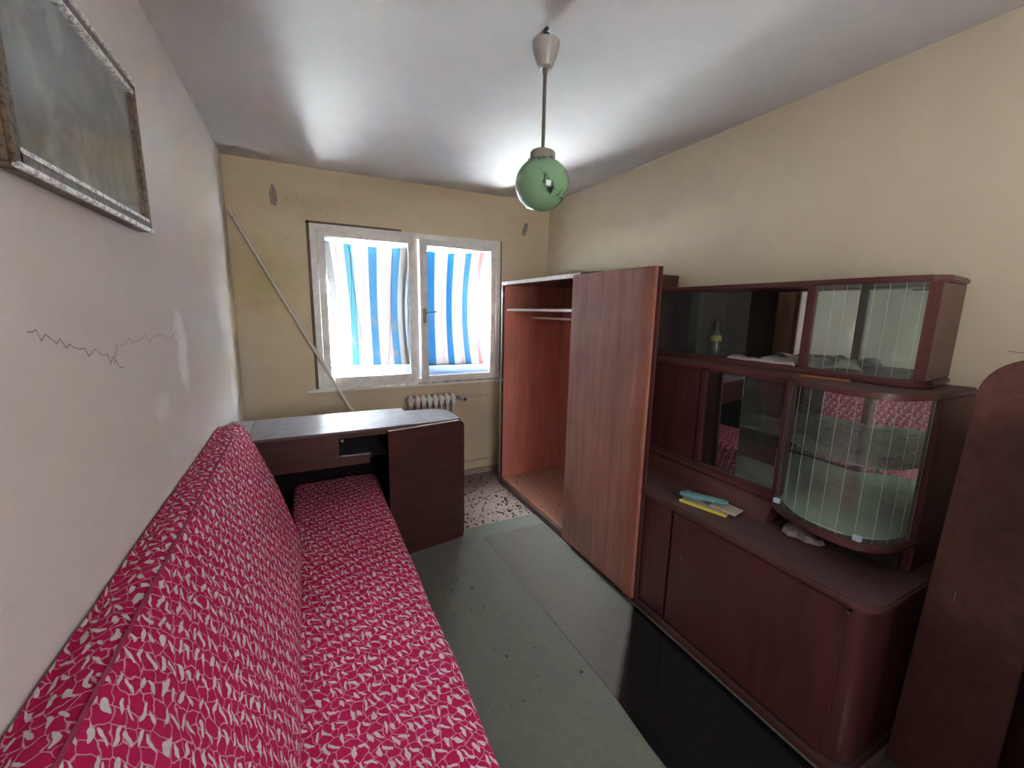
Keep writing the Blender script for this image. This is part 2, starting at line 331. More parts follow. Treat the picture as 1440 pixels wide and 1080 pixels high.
# ------------------------------------------------------------------ geometry helpers
class MB:
    def __init__(s): s.bm = bmesh.new()
    def box(s, x0, x1, y0, y1, z0, z1, bev=0.0):
        a = sorted((x0, x1)); b = sorted((y0, y1)); c = sorted((z0, z1))
        t = bmesh.new(); bmesh.ops.create_cube(t, size=1)
        for v in t.verts:
            v.co = Vector(((a[0]+a[1])/2+v.co.x*(a[1]-a[0]), (b[0]+b[1])/2+v.co.y*(b[1]-b[0]), (c[0]+c[1])/2+v.co.z*(c[1]-c[0])))
        if bev: bmesh.ops.bevel(t, geom=t.edges[:], offset=bev, segments=2, affect='EDGES', clamp_overlap=True)
        s.merge(t); return s
    def merge(s, t, mat=None):
        me = bpy.data.meshes.new('tmp'); t.to_mesh(me); t.free()
        if mat: me.transform(mat)
        s.bm.from_mesh(me); bpy.data.meshes.remove(me); return s
    def prism(s, pts, a0, a1, axis='z', bev=0.0):
        # pts: outline; axis z -> (x,y); axis x -> (y,z); axis y -> (x,z)
        f = {'z': lambda p, a: (p[0], p[1], a), 'x': lambda p, a: (a, p[0], p[1]), 'y': lambda p, a: (p[0], a, p[1])}[axis]
        t = bmesh.new(); lo = [t.verts.new(f(p, a0)) for p in pts]; hi = [t.verts.new(f(p, a1)) for p in pts]
        n = len(pts); t.faces.new(lo); t.faces.new(hi[::-1])
        for i in range(n): t.faces.new((lo[i], hi[i], hi[(i+1) % n], lo[(i+1) % n]))
        bmesh.ops.recalc_face_normals(t, faces=t.faces[:])
        if bev:
            es = [e for e in t.edges if len({round(f2.normal.dot(e.link_faces[0].normal), 2) for f2 in e.link_faces}) > 1 and
                  (e.link_faces[0] in (t.faces[0], t.faces[1]) or e.link_faces[1] in (t.faces[0], t.faces[1]))] if False else [e for e in t.edges if any(len(q.verts) == n for q in e.link_faces)]
            bmesh.ops.bevel(t, geom=es, offset=bev, segments=2, affect='EDGES', clamp_overlap=True)
        s.merge(t); return s
    def cyl(s, p, q, r0_, r1_=None, seg=16):
        p, q = Vector(p), Vector(q); r1_ = r0_ if r1_ is None else r1_
        t = bmesh.new(); bmesh.ops.create_cone(t, cap_ends=True, segments=seg, radius1=r0_, radius2=r1_, depth=(q-p).length)
        s.merge(t, Matrix.Translation((p+q)/2) @ (q-p).to_track_quat('Z', 'Y').to_matrix().to_4x4()); return s
    def tube(s, pts, r, seg=8):
        pts = [Vector(p) for p in pts]; rings = []
        for i, p in enumerate(pts):
            d = (pts[min(i+1, len(pts)-1)]-pts[max(i-1, 0)]).normalized()
            a = d.orthogonal().normalized() if i == 0 else (rings[-1][1]-d*rings[-1][1].dot(d)).normalized()
            b = d.cross(a); rings.append(([s.bm.verts.new(p+(a*math.cos(k*2*PI/seg)+b*math.sin(k*2*PI/seg))*r) for k in range(seg)], a))
        for i in range(len(rings)-1):
            A, B = rings[i][0], rings[i+1][0]
            for k in range(seg): s.bm.faces.new((A[k], A[(k+1) % seg], B[(k+1) % seg], B[k]))
        s.bm.faces.new(rings[0][0][::-1]); s.bm.faces.new(rings[-1][0]); return s
    def lathe(s, prof, c=(0, 0), seg=32):
        rings = []
        for (r_, z) in prof:
            rings.append([s.bm.verts.new((c[0]+r_*math.cos(k*2*PI/seg), c[1]+r_*math.sin(k*2*PI/seg), z)) for k in range(seg)])
        for i in range(len(rings)-1):
            for k in range(seg): s.bm.faces.new((rings[i][k], rings[i][(k+1) % seg], rings[i+1][(k+1) % seg], rings[i+1][k]))
        s.bm.faces.new(rings[0][::-1]); s.bm.faces.new(rings[-1]); return s
    def strip(s, pts, z0, z1, th=.004):
        # vertical curved sheet along the (x,y) polyline
        n = len(pts); P = [Vector(p) for p in pts]; off = []
        for i in range(n):
            d = (P[min(i+1, n-1)]-P[max(i-1, 0)]).normalized(); off.append(P[i]+Vector((-d.y, d.x))*th)
        lo = [s.bm.verts.new((p.x, p.y, z0)) for p in P]; hi = [s.bm.verts.new((p.x, p.y, z1)) for p in P]
        lo2 = [s.bm.verts.new((p.x, p.y, z0)) for p in off]; hi2 = [s.bm.verts.new((p.x, p.y, z1)) for p in off]
        for i in range(n-1):
            s.bm.faces.new((lo[i], lo[i+1], hi[i+1], hi[i])); s.bm.faces.new((lo2[i+1], lo2[i], hi2[i], hi2[i+1]))
            s.bm.faces.new((hi[i], hi[i+1], hi2[i+1], hi2[i])); s.bm.faces.new((lo[i+1], lo[i], lo2[i], lo2[i+1]))
        s.bm.faces.new((lo[0], hi[0], hi2[0], lo2[0])); s.bm.faces.new((lo[-1], lo2[-1], hi2[-1], hi[-1])); return s
    def build(s, name, mat, parent=None, smooth=True, angle=35):
        me = bpy.data.meshes.new(name)
        o = bpy.data.objects.new(name, me); COL.objects.link(o)
        org = Vector((0, 0, 0)); q = parent
        while q is not None: org += Vector(q.location); q = q.parent
        bmesh.ops.translate(s.bm, verts=s.bm.verts[:], vec=-org)
        bmesh.ops.recalc_face_normals(s.bm, faces=s.bm.faces[:])
        if smooth:
            ca = math.cos(R(angle))
            for f in s.bm.faces: f.smooth = True
            for e in s.bm.edges:
                if len(e.link_faces) == 2 and e.link_faces[0].normal.dot(e.link_faces[1].normal) < ca: e.smooth = False
        s.bm.to_mesh(me); s.bm.free()
        if mat: me.materials.append(M[mat] if isinstance(mat, str) else mat)
        if parent is not None: o.parent = parent
        return o
def box(name, mat, parent, *a, bev=.002): return MB().box(*a, bev=bev).build(name, mat, parent)
def tag(o, label, cat, group=None):
    o['label'] = label; o['category'] = cat
    if group: o['group'] = group
    return o
def thing(name, label, cat, loc, group=None):
    o = bpy.data.objects.new(name, None); COL.objects.link(o); o.location = loc; o.empty_display_size = .1
    return tag(o, label, cat, group)
def struct(o): o['kind'] = 'structure'; return o
def plabel(o, l): o['label'] = l; return o
def origin_to(o, loc):
    d = Vector(loc)-o.location; o.data.transform(Matrix.Translation(-d)); o.location = loc; return o
def arc(cx, cy_, r, a0, a1, n=8, ry=None):
    ry = ry or r
    return [(cx+r*math.cos(R(a0+(a1-a0)*i/n)), cy_+ry*math.sin(R(a0+(a1-a0)*i/n))) for i in range(n+1)]
def smooth_path(pts, n=6):
    out = []; P = [Vector(p) for p in pts]
    for i in range(len(P)-1):
        a, b, c, d = P[max(i-1, 0)], P[i], P[i+1], P[min(i+2, len(P)-1)]
        for k in range(n):
            t = k/n; out.append(tuple(.5*((2*b)+(c-a)*t+(2*a-5*b+4*c-d)*t*t+(3*b-a-3*c+d)*t**3)))
    out.append(tuple(P[-1])); return out

# ================================================================== THE SETTING
WX0, WX1, WZ0, WZ1 = .08, 1.62, .93, 2.16
T = .34
struct(box('floor', 'floor', None, XL-.3, XR+.3, YF-.3, YB+T, -.1, 0, bev=0))
struct(box('ceiling', 'ceiling', None, XL-.3, XR+.3, YF-.3, YB+T, ZC, ZC+.1, bev=0))
struct(box('wall_left', 'wall_left', None, XL-.3, XL, YF-.3, YB+T, 0, ZC, bev=0))
struct(box('wall_right', 'wall_right', None, XR, XR+.3, YF-.3, YB+T, 0, ZC, bev=0))
m = MB(); m.box(XL, WX0, YB, YB+T, 0, ZC); m.box(WX1, XR, YB, YB+T, 0, ZC); m.box(WX0, WX1, YB, YB+T, 0, WZ0); m.box(WX0, WX1, YB, YB+T, WZ1, ZC)
wb = struct(m.build('wall_back', 'wall_back'))
# wall behind the camera, its window opening added to let in fill light
DX0, DX1, DZ0, DZ1 = .20, 1.30, .95, 2.2
m = MB(); m.box(XL, DX0, YF-.2, YF, 0, ZC); m.box(DX1, XR, YF-.2, YF, 0, ZC); m.box(DX0, DX1, YF-.2, YF, 0, DZ0); m.box(DX0, DX1, YF-.2, YF, DZ1, ZC)
struct(m.build('wall_front', 'wall_front'))
w2 = struct(bpy.data.objects.new('added_fill_window', None)); COL.objects.link(w2); w2.location = (DX0, YF, DZ0)
m = MB()
for a in ((DX0, DX0+.06, DZ0, DZ1), (DX1-.06, DX1, DZ0, DZ1), (DX0, DX1, DZ0, DZ0+.06), (DX0, DX1, DZ1-.06, DZ1)): m.box(a[0], a[1], YF-.12, YF-.06, a[2], a[3])
m.build('window_frame', 'white', w2)
FRONT = .082    # tint of the added pane, sets the fill strength
tt = NT('fill_light_tint'); tb = tt.n.new('ShaderNodeBsdfTransparent'); tb.inputs[0].default_value = (FRONT, FRONT*.98, FRONT*.96, 1); tt.l.new(tb.outputs[0], tt.out.inputs[0])
MB().box(DX0+.05, DX1-.05, YF-.10, YF-.097, DZ0+.05, DZ1-.05).build('pane', tt.m, w2)
# scars of old curtain brackets in the back wall, cracks in the left wall
def scar(cx, cz, pts, d=.004):
    m = MB(); m.prism([(cx+a, cz+b) for a, b in pts], YB-d, YB+.002, 'y', bev=.0015); m.build('plaster_scar', 'scar', wb)
scar(-.141, 2.325, [(-.02, -.055), (.012, -.07), (.026, -.03), (.022, .03), (.012, .06), (-.004, .085), (-.012, .05), (-.024, .02)])
scar(1.877, 2.300, [(-.02, -.07), (.01, -.05), (.022, -.02), (.03, .03), (.036, .07), (.022, .045), (.006, .055), (-.012, .02), (-.026, -.01), (-.03, -.045)])
wl = bpy.data.objects['wall_left']
def crack(pts, w=.0022):
    m = MB(); pts = [(y+random.uniform(-.006, .006), z+random.uniform(-.006, .006)) for (y, z) in pts]
    m.tube([(XL, y, z) for y, z in pts], w, 5); m.build('crack', 'scar', wl)
def wander(y0, z0, y1, z1, n, amp):
    return [(y0+(y1-y0)*i/n, z0+(z1-z0)*i/n+random.uniform(-amp, amp)) for i in range(n+1)]
crack(wander(1.02, 1.512, 1.42, 1.40, 26, .010), .0013); crack(wander(1.42, 1.46, 2.0, 1.44, 18, .012), .0009); crack(wander(1.36, 1.40, 1.40, 1.46, 3, .006), .0015)
wr_ = bpy.data.objects['wall_right']
m = MB().tube([(XR, .512, 1.452), (XR, .49, 1.450), (XR, .463, 1.449)], .0018, 5); m.build('crack', 'scar', wr_)
m = MB(); random.seed(21)
for (cx, cz, sp, n) in ((-.37, 2.42, .06, 6), (.05, 2.31, .16, 12), (.22, 2.27, .10, 6), (1.0, 2.3, .5, 6), (.85, .86, .6, 22), (-.1, 2.0, .12, 5), (1.4, .5, .25, 8)):
    for i in range(n):
        x, z, q = cx+random.gauss(0, sp*.5), cz+random.gauss(0, .03), random.uniform(.002, .006)
        m.prism([(x+q*math.cos(a)*random.uniform(.5, 1.6), z+q*math.sin(a)*random.uniform(.5, 1)) for a in (0, 1.2, 2.5, 3.8, 5)], YB-.001, YB+.001, 'y')
o = m.build('paint_chips', 'scar', wb, smooth=False); o['kind'] = 'stuff'
# floor covering
def carpet():
    pts = [(XL+.01, YF+.05), (XR-.01, YF+.05), (XR-.01, .50), (XS-.001, .50), (XS-.001, 2.63)]
    n = 40
    for i in range(n+1):
        x = XS-.001-(XS-XL-.01)*i/n; pts.append((x, 2.60+.012*noise.noise((x*7, 0, 3))))
    return MB().prism(pts, .0005, .009, 'z').build('carpet', 'carpet')
tag(carpet(), 'worn grey green fitted carpet covering the floor up to near the window', 'carpet')
struct(MB().box(.3, XS+.2, YB-.018, YB, 0, .055, bev=.004).build('baseboard_back', 'bare'))

# ------------------------------------------------------------------ window_1
win = struct(bpy.data.objects.new('window_1', None)); COL.objects.link(win); win.location = (WX0, YB, WZ0)
def ring(m, x0, x1, z0, z1, w, y0, y1, wb_=None):
    wb_ = wb_ or w
    m.box(x0, x0+w, y0, y1, z0, z1, .003); m.box(x1-w, x1, y0, y1, z0, z1, .003)
    m.box(x0+w-.001, x1-w+.001, y0+.0005, y1-.0005, z0, z0+wb_, .003); m.box(x0+w-.001, x1-w+.001, y0+.0005, y1-.0005, z1-w, z1, .003); return m
ring(MB(), WX0-.005, WX1+.01, WZ0-.015, WZ1+.005, .045, YB-.012, YB+.05).box(.84, .875, YB-.005, YB+.05, WZ0, WZ1, .003).build('window_frame', 'white', win)
ls = ring(MB(), .122, .850, .955, 2.128, .052, YB-.022, YB+.022).build('sash', 'white', win)
MB().box(.17, .80, YB-.001, YB+.002, 1.0, 2.08).build('pane', 'glass_win', ls)
# right sash hangs a little open, its meeting stile in front of the left one
rs = ring(MB(), .0, .695, .935, 2.118, .052, -.02, .022)
c_, s_ = math.cos(R(4)), math.sin(R(4))
def swing(m):   # hinge on the right at x=1.575
    for v in m.bm.verts:
        x = v.co.x-.695; y = v.co.y; v.co.x = 1.578+x*c_-y*s_; v.co.y = YB-.012+x*s_+y*c_
    return m
rs = swing(rs).build('sash', 'white', win)
swing(MB().box(.05, .645, -.001, .002, .98, 2.07)).build('pane', 'glass_win', rs)
h = swing(MB().box(.006, .036, -.032, -.02, 1.44, 1.56, .004).cyl((.021, -.02, 1.52), (.021, -.06, 1.52), .007).tube([(.021, -.058, 1.52), (.05, -.062, 1.527), (.11, -.06, 1.535)], .006))
plabel(h.build('handle', 'steel', rs), 'small metal window handle')
# outer casement, past the curtains
oc = ring(MB(), WX0, WX1, WZ0, WZ1, .05, YB+.17, YB+.23, .07)
oc.box(.82, .90, YB+.17, YB+.23, WZ0, WZ1, .003).build('outer_frame', 'outer_white', win)
for (a, b) in ((.13, .82), (.90, 1.57)):
    os_ = ring(MB(), a, b, .985, 2.115, .055, YB+.150, YB+.195, .085).build('outer_sash', 'outer_white', win)
    MB().box(a+.04, b-.04, YB+.172, YB+.175, 1.06, 2.07).build('pane', 'glass_win', os_)
MB().box(WX0, WX1, YB+.05, YB+.34, WZ0-.02, WZ0+.012, .003).build('inner_sill', 'outer_white', win)
MB().box(WX0-.026, WX0-.004, YB-.004, YB+.01, WZ0-.01, WZ1+.02).box(WX0-.026, .75, YB-.004, YB+.01, WZ1+.004, WZ1+.022).box(WX1+.009, WX1+.026, YB-.004, YB+.01, WZ0, WZ1+.01).build('worn_edge', flat('brown_gap', (.20, .15, .12), .9, 0, .5, 60), win)
m = MB().box(-.01, 1.66, YB-.055, YB, .898, .918, .004)
m.build('window_sill', 'white', win)
# crumbs of flaked plaster along the sill
m = MB()
for i in range(110):
    x = random.uniform(.45, 1.62); s0 = random.uniform(.003, .011)
    if random.random() < .3: x = random.uniform(1.25, 1.6)
    m.box(x-s0, x+s0, YB-.05+random.uniform(0, .035), YB-.04+random.uniform(0, .03), .917, .917+s0*random.uniform(.5, 1.1))
o = m.build('plaster_crumbs', 'pale_debris', win, smooth=False); o['kind'] = 'stuff'

# ------------------------------------------------------------------ curtains behind the inner panes
def curtain(name, tl, tr, br, bl, pinch_l, pinch_r, mat, label, wave):
    bm = bmesh.new(); uvl = bm.loops.layers.uv.new('UVMap'); NX, NZ = 70, 40; V = []
    for j in range(NZ+1):
        v = j/NZ; row = []
        xl = bl[0]+(tl[0]-bl[0])*v + pinch_l*math.sin(PI*v); xr = br[0]+(tr[0]-br[0])*v + pinch_r*math.sin(PI*v)
        for i in range(NX+1):
            u = i/NX
            z = (bl[1]+(br[1]-bl[1])*u)*(1-v)+(tl[1]+(tr[1]-tl[1])*u)*v - (.012*math.sin(PI*u) if v > .5 else 0)*v
            y = YB+.138+.0012*math.sin(u*wave+1.3*math.sin(v*3))*(.4+.6*v)+.002*noise.noise((u*9, v*5, 1))
            row.append(bm.verts.new((xl+(xr-xl)*u, y, z)))
        V.append(row)
    for j in range(NZ):
        for i in range(NX):
            f = bm.faces.new((V[j][i], V[j][i+1], V[j+1][i+1], V[j+1][i])); f.smooth = True
            for lp, (a, b) in zip(f.loops, ((i, j), (i+1, j), (i+1, j+1), (i, j+1))): lp[uvl].uv = (a/NX, b/NZ)
    me = bpy.data.meshes.new(name); bm.to_mesh(me); bm.free(); me.materials.append(M[mat])
    t = thing(name, label, 'curtain', ((tl[0]+tr[0])/2, YB+.138, bl[1]))
    c = bpy.data.objects.new('cloth', me); COL.objects.link(c); me.transform(Matrix.Translation(-Vector(t.location))); c.parent = t
    m = MB().tube([(tl[0]-.03, YB+.131, tl[1]+.006), ((tl[0]+tr[0])/2, YB+.131, (tl[1]+tr[1])/2-.006), (tr[0]+.03, YB+.131, tr[1]+.006)], .0022, 6)
    m.build('curtain_wire', 'cord', t)
    m = MB().tube([(bl[0]-.02, YB+.131, bl[1]), (br[0]+.04, YB+.131, br[1])], .002, 6); m.build('curtain_wire', 'cord', t)
    return t
curtain('striped_curtain', (.150, 2.070), (.845, 2.062), (.822, 1.068), (.195, 1.078), .030, -.040, 'curtain_l', 'blue striped curtain with grey edges and orange stains in the left window half', 30)
curtain('striped_curtain', (.935, 2.055), (1.530, 2.075), (1.530, 1.045), (.935, 1.050), .0, -.055, 'curtain_r', 'blue striped curtain with a red right edge in the right window half', 22)
# loose cord looped over the left curtain
pts = smooth_path([(.345, YB+.03, 2.06), (.36, YB+.03, 1.9), (.345, YB+.03, 1.5), (.34, YB+.03, 1.36), (.37, YB+.03, 1.28), (.405, YB+.03, 1.28), (.41, YB+.03, 1.36), (.37, YB+.03, 1.7), (.355, YB+.03, 1.95), (.38, YB+.03, 2.06), (.66, YB+.03, 2.055), (.665, YB+.03, 1.8), (.64, YB+.03, 1.3), (.62, YB+.03, 1.09)])
tag(MB().tube(pts, .0022, 6).build('hanging_cord', 'cord'), 'thin dark cord looped in front of the left striped curtain', 'cord')

# ================================================================== RADIATOR
rad = thing('radiator', 'ribbed cast iron radiator with pinkish white paint under the window', 'radiator', (.95, YB-.09, 0))
RX0, n_ = .742, 8; st = .0525
for i in range(n_):
    x = RX0+st*(i+.5)-.002
    m = MB()
    for yy in (YB-.135, YB-.075):
        m.cyl((x, yy, .27), (x, yy, .80), .0135, seg=10)
    m.prism([(YB-.158, .745), (YB-.150, .80), (YB-.128, .824), (YB-.105, .832), (YB-.08, .824), (YB-.058, .80), (YB-.052, .745)], x-.018, x+.018, 'x', .007)
    m.prism([(YB-.158, .30), (YB-.150, .25), (YB-.105, .235), (YB-.058, .25), (YB-.052, .30)], x-.018, x+.018, 'x', .007)
    m.cyl((x-st/2, YB-.105, .785), (x+st/2, YB-.105, .785), .022, seg=10); m.cyl((x-st/2, YB-.105, .275), (x+st/2, YB-.105, .275), .022, seg=10)
    m.build('radiator_section', 'rad', rad)
for x in (.79, 1.11): box('bracket', 'rad', rad, x-.01, x+.01, YB-.06, YB+.0, .27, .30)
for x in (.765, 1.135): box('foot', 'rad', rad, x-.012, x+.012, YB-.13, YB-.08, 0, .24)
plabel(box('heat_meter', 'pipe', rad, .925, .965, YB-.172, YB-.150, .55, .665, bev=.005), 'small white heat meter clipped on the ribs')
m = MB().cyl((1.16, YB-.105, .785), (1.205, YB-.105, .785), .010); m.cyl((1.19, YB-.105, .785), (1.205, YB-.105, .785), .016, seg=6); plabel(m.build('valve_body', 'steel', rad), 'bare metal valve body')
m = MB().cyl((1.205, YB-.115, .785), (1.225, YB-.145, .780), .020); m.cyl((1.222, YB-.142, .780), (1.232, YB-.165, .778), .023, .021, seg=20); m.build('valve_cap', 'outer_white', rad)
m = MB().cyl((1.232, YB-.165, .778), (1.235, YB-.172, .7775), .013); plabel(m.build('valve_cap_hole', 'black', rad), 'black end of the valve cap')
m = MB().tube(smooth_path([(1.20, YB-.105, .785), (1.26, YB-.07, .786), (1.32, YB-.05, .785), (1.58, YB-.05, .762), (1.64, YB-.05, .762)]), .0085, 8); m.build('supply_pipe', 'pipe', rad)
m = MB().tube([(1.15, YB-.105, .275), (1.20, YB-.08, .22), (1.22, YB-.05, .15), (1.64, YB-.05, .15)], .0085, 8); m.build('return_pipe', 'pipe', rad)
tag(MB().cyl((1.625, YB-.055, 0), (1.625, YB-.055, 1.0), .011).cyl((1.625, YB-.055, 0), (1.625, YB-.055, .006), .024).cyl((1.625, YB-.055, .99), (1.625, YB, 1.005), .009).build('riser_pipe', 'pipe'), 'thin vertical cream heating pipe between radiator and wardrobe', 'pipe')

# white pole leaning in the corner
p = thing('curtain_pole', 'long thin white pole leaning diagonally into the left corner of the back wall', 'pole', (.66, YB-.09, 0))
MB().cyl((.662, YB-.09, .003), (-.398, YB-.022, 2.17), .0125, seg=16).build('tube', 'pole', p)
MB().cyl((-.390, YB-.0225, 2.155), (-.4085, YB-.0213, 2.193), .019, .017, seg=16).build('end_cap', 'pole', p)

# ================================================================== WARDROBE
WY0, WY1, WH = 1.93, 3.24, 1.79
wr = thing('wardrobe', 'tall brown wardrobe with an empty orange interior, one door folded wide open', 'wardrobe', (1.82, 2.58, 0))
rc = .20
def wout(x_off=0, y_off=0, r=rc):   # outline with a rounded near front corner
    x0, y0 = XS+x_off, WY0+y_off
    return [(2.115, WY1-y_off), (x0, WY1-y_off)]+[(x0+r-r*math.sin(R(a)), y0+r-r*math.cos(R(a))) for a in (90, 75, 60, 45, 30, 15, 0)]+[(2.115, y0)]
MB().prism(wout(.004), WH-.028, WH, 'z', .004).build('top_panel', 'outer_wood', wr)
plabel(box('top_edge_band', 'edge', wr, XS-.004, XS+.004, WY0+rc, WY1+.001, WH-.027, WH-.001), 'pale front edge of the top with window sheen painted in')
MB().prism(wout(.012, .012), .055, .072, 'z').build('bottom_panel', 'inside_top', wr)
MB().prism(wout(.0, .004), .0, .055, 'z', .004).build('plinth', 'mahog_y', wr)
box('side_panel', 'inside', wr, XS+.012, 2.10, WY1-.022, WY1-.003, .07, WH-.027)
box('side_outer_face', 'outer_wood', wr, XS+.006, 2.115, WY1-.003, WY1+.003, .03, WH-.02, bev=.001)
plabel(box('side_edge_band', 'edge', wr, XS-.003, XS+.005, WY1-.004, WY1+.003, .055, WH-.027, bev=.001), 'pale front edge of the far side with window light painted in')
box('side_front_stile', 'outer_wood', wr, XS-.002, XS+.012, WY1-.026, WY1-.004, .055, WH-.027)
box('back_panel', 'inside', wr, 2.095, 2.115, WY0+.02, WY1-.003, .05, WH-.02)
# near side: curved corner and flat side
MB().strip([(XS+.002+rc-rc*math.sin(R(a)), WY0+.002+rc-rc*math.cos(R(a))) for a in (90, 75, 60, 45, 30, 15, 0)][::-1], .055, WH-.028, .014).build('curved_corner', 'outer_wood', wr)
box('side_panel', 'outer_wood', wr, XS+rc, 2.115, WY0+.001, WY0+.018, .055, WH-.027)
box('divider', 'inside', wr, XS+.03, 2.095, 2.195, 2.213, .07, WH-.028)
# hat shelf (bowed front edge) and hanging rail
shz = 1.555
pts = [(2.095, WY1-.022), (1.545, WY1-.022)]+[(1.55+.03*math.sin(PI*i/10), WY1-.022-(WY1-.022-2.213)*i/10) for i in range(1, 10)]+[(1.545, 2.213), (2.095, 2.213)]
sh = MB().prism(pts, shz, shz+.016, 'z', .002).build('shelf', 'inside_top', wr)
m = MB().strip([(1.5435, WY1-.024)]+[(1.5485+.03*math.sin(PI*i/10), WY1-.022-(WY1-.022-2.213)*i/10) for i in range(1, 10)]+[(1.5435, 2.215)], shz-.001, shz+.017, .003)
plabel(m.build('shelf_edge_band', 'edge', sh), 'pale front edge of the hat shelf')
MB().cyl((1.80, WY1-.022, 1.50), (1.80, 2.213, 1.50), .011).build('hanging_rail', 'edge', wr)
# open door, its inner face to the room
dr = MB().box(XS-.030, XS-.008, 1.490, 2.165, .045, 1.775, .003).build('door', 'door_wood', wr)
plabel(box('cover_strip', 'strip_wood', dr, XS-.036, XS-.028, 1.492, 1.560, .046, 1.774, bev=.003), 'reddish cover strip along the free edge')
box('edge_rabbet', 'mahog', dr, XS-.014, XS-.002, 1.470, 1.500, .046, 1.772, bev=.002)
for z in (.3, .95, 1.6): box('hinge', 'steel', dr, XS-.010, XS-.000, 2.150, 2.172, z, z+.05, bev=.001)
m = MB().box(XS-.006, XS+.01, WY1-.030, WY1-.010, 1.665, 1.705, .002).cyl((XS-.007, WY1-.02, 1.655), (XS-.007, WY1-.02, 1.712), .004); plabel(m.build('empty_hinge', 'steel', wr), 'metal hinge left where the other door hung')
for z in (.95,): plabel(box('empty_hinge', 'steel', wr, XS-.006, XS+.008, WY1-.028, WY1-.012, z, z+.025, bev=.001), 'lower hinge left on the frame')

# ================================================================== SIDEBOARD (lower)
SY0, SY1, SH = .505, 1.915, .675
sb = thing('sideboard', 'low dark mahogany sideboard with long doors standing behind the open wardrobe door', 'sideboard', (1.82, 1.2, 0))
r_ = .075
def sout(x0, y0, r):
    return [(2.12, SY1), (x0, SY1)]+[(x0+r-r*math.sin(R(a)), y0+r-r*math.cos(R(a))) for a in range(90, -1, -15)]+[(2.12, y0)]
MB().prism(sout(XS-.018, SY0-.004, r_), SH-.024, SH, 'z', .006).build('worktop', 'mahog_y', sb)
MB().prism(sout(XS-.004, SY0+.008, r_-.006), SH-.036, SH-.024, 'z', .003).build('worktop_moulding', 'mahog_y', sb)
MB().prism(sout(XS+.020, SY0+.02, r_-.01), .055, SH-.036, 'z', .002).build('carcass', 'mahog', sb)
MB().prism(sout(XS+.004, SY0+.014, r_-.01), 0, .042, 'z', .006).build('plinth', 'mahog_y', sb)
MB().prism(sout(XS+.024, SY0+.03, r_-.01), .042, .056, 'z').build('plinth_recess', 'mahog_in', sb)
box('door', 'mahog', sb, XS+.004, XS+.022, 1.305, 1.90, .062, SH-.042, bev=.003)
d2 = box('door', 'mahog', sb, XS+.002, XS+.022, .585, 1.292, .062, SH-.042, bev=.003)
m = MB().cyl((XS+.004, 1.225, .435), (XS-.001, 1.225, .435), .007).cyl((XS+.0, 1.225, .435), (XS-.0015, 1.225, .435), .004); plabel(m.build('keyhole', 'steel', d2), 'small metal keyhole ring')
m = MB().cyl((XS+.022, .572, .626), (XS-.003, .572, .626), .004).cyl((XS-.002, .572, .626), (XS-.009, .572, .626), .0055); plabel(m.build('door_pin', 'chrome', sb), 'tiny shiny pin at the door corner')

# ================================================================== DISPLAY CABINET (hutch)
dc = thing('display_cabinet', 'dark mahogany glass fronted display cabinet standing on the sideboard', 'cabinet', (1.95, 1.2, SH))
FX, UX = 1.760, 1.850
CY1 = 1.915
# sloping base rail on the worktop
m = MB().prism([(1.712, SH), (1.718, SH+.035), (1.775, SH+.105), (2.12, SH+.105), (2.12, SH)], .985, CY1, 'y', .002); 
m.build('base_rail', 'mahog_y', dc)
box('base_block', 'mahog_in', dc, 1.83, 2.12, .585, .985, SH, .775)
BUL = smooth_path([(1.760, .985), (1.700, .945), (1.657, .868), (1.636, .78), (1.632, .705), (1.648, .645), (1.692, .600), (1.76, .577), (1.85, .565)], 5)
def bulge_out(off):
    P = [Vector(p) for p in BUL]; out = []
    for i, p_ in enumerate(P):
        d = (P[min(i+1, len(P)-1)]-P[max(i-1, 0)]).normalized(); nrm = Vector((d.y, -d.x)) if False else Vector((-d.y, d.x))
        q = p_+nrm*off; out.append((q.x, q.y))
    return out
# work out which side is outward
t1 = bulge_out(.01); SGN = 1 if min(a[0] for a in t1) < min(a[0] for a in BUL) else -1
def bout(off): return [(FX-off, CY1)]+[(FX-off, 1.0+abs(off))]+bulge_out(off*SGN)+[(2.12, .565-off), (2.12, CY1)]
MB().prism(bout(.012), .770, .797, 'z', .006).build('bottom_board', 'mahog_y', dc)
MB().prism(bout(.008), 1.296, 1.318, 'z', .005).build('middle_board', 'mahog_y', dc)
box('post', 'mahog', dc, FX-.004, FX+.03, .970, 1.002, .797, 1.296, bev=.003)
box('post', 'mahog', dc, FX-.004, FX+.018, 1.378, 1.408, .797, 1.296, bev=.003)
box('lower_rail', 'mahog_y', dc, FX-.006, FX+.02, 1.0, CY1, .797, .812, bev=.003)
box('upper_rail', 'mahog_y', dc, FX-.004, FX+.02, 1.0, CY1, 1.283, 1.297, bev=.003)
box('door', 'mahog', dc, FX+.002, FX+.018, 1.41, CY1-.02, .815, 1.282, bev=.004)
box('inner_divider', 'mahog_in', dc, FX+.03, 2.10, .977, .992, .797, 1.296)
bpy.data.objects.remove(bpy.data.objects['inner_divider'])
# end panel of the lower row
MB().prism([(1.845, .556), (2.12, .556), (2.12, .580), (1.845, .584)], SH+.0, 1.296, 'z', .003).build('end_panel', 'mahog', dc)
box('back_panel', 'mahog_in', dc, 2.105, 2.12, .58, CY1, .79, 1.30)
box('back_panel', 'mahog_in', dc, 2.105, 2.12, .657, CY1, 1.345, 1.68)
mr = box('mirror', 'mirror', dc, 2.098, 2.103, .588, 1.20, .80, 1.293, bev=0)
box('mirror', 'mirror', dc, 2.058, 2.063, .665, 1.262, 1.345, 1.672, bev=0)
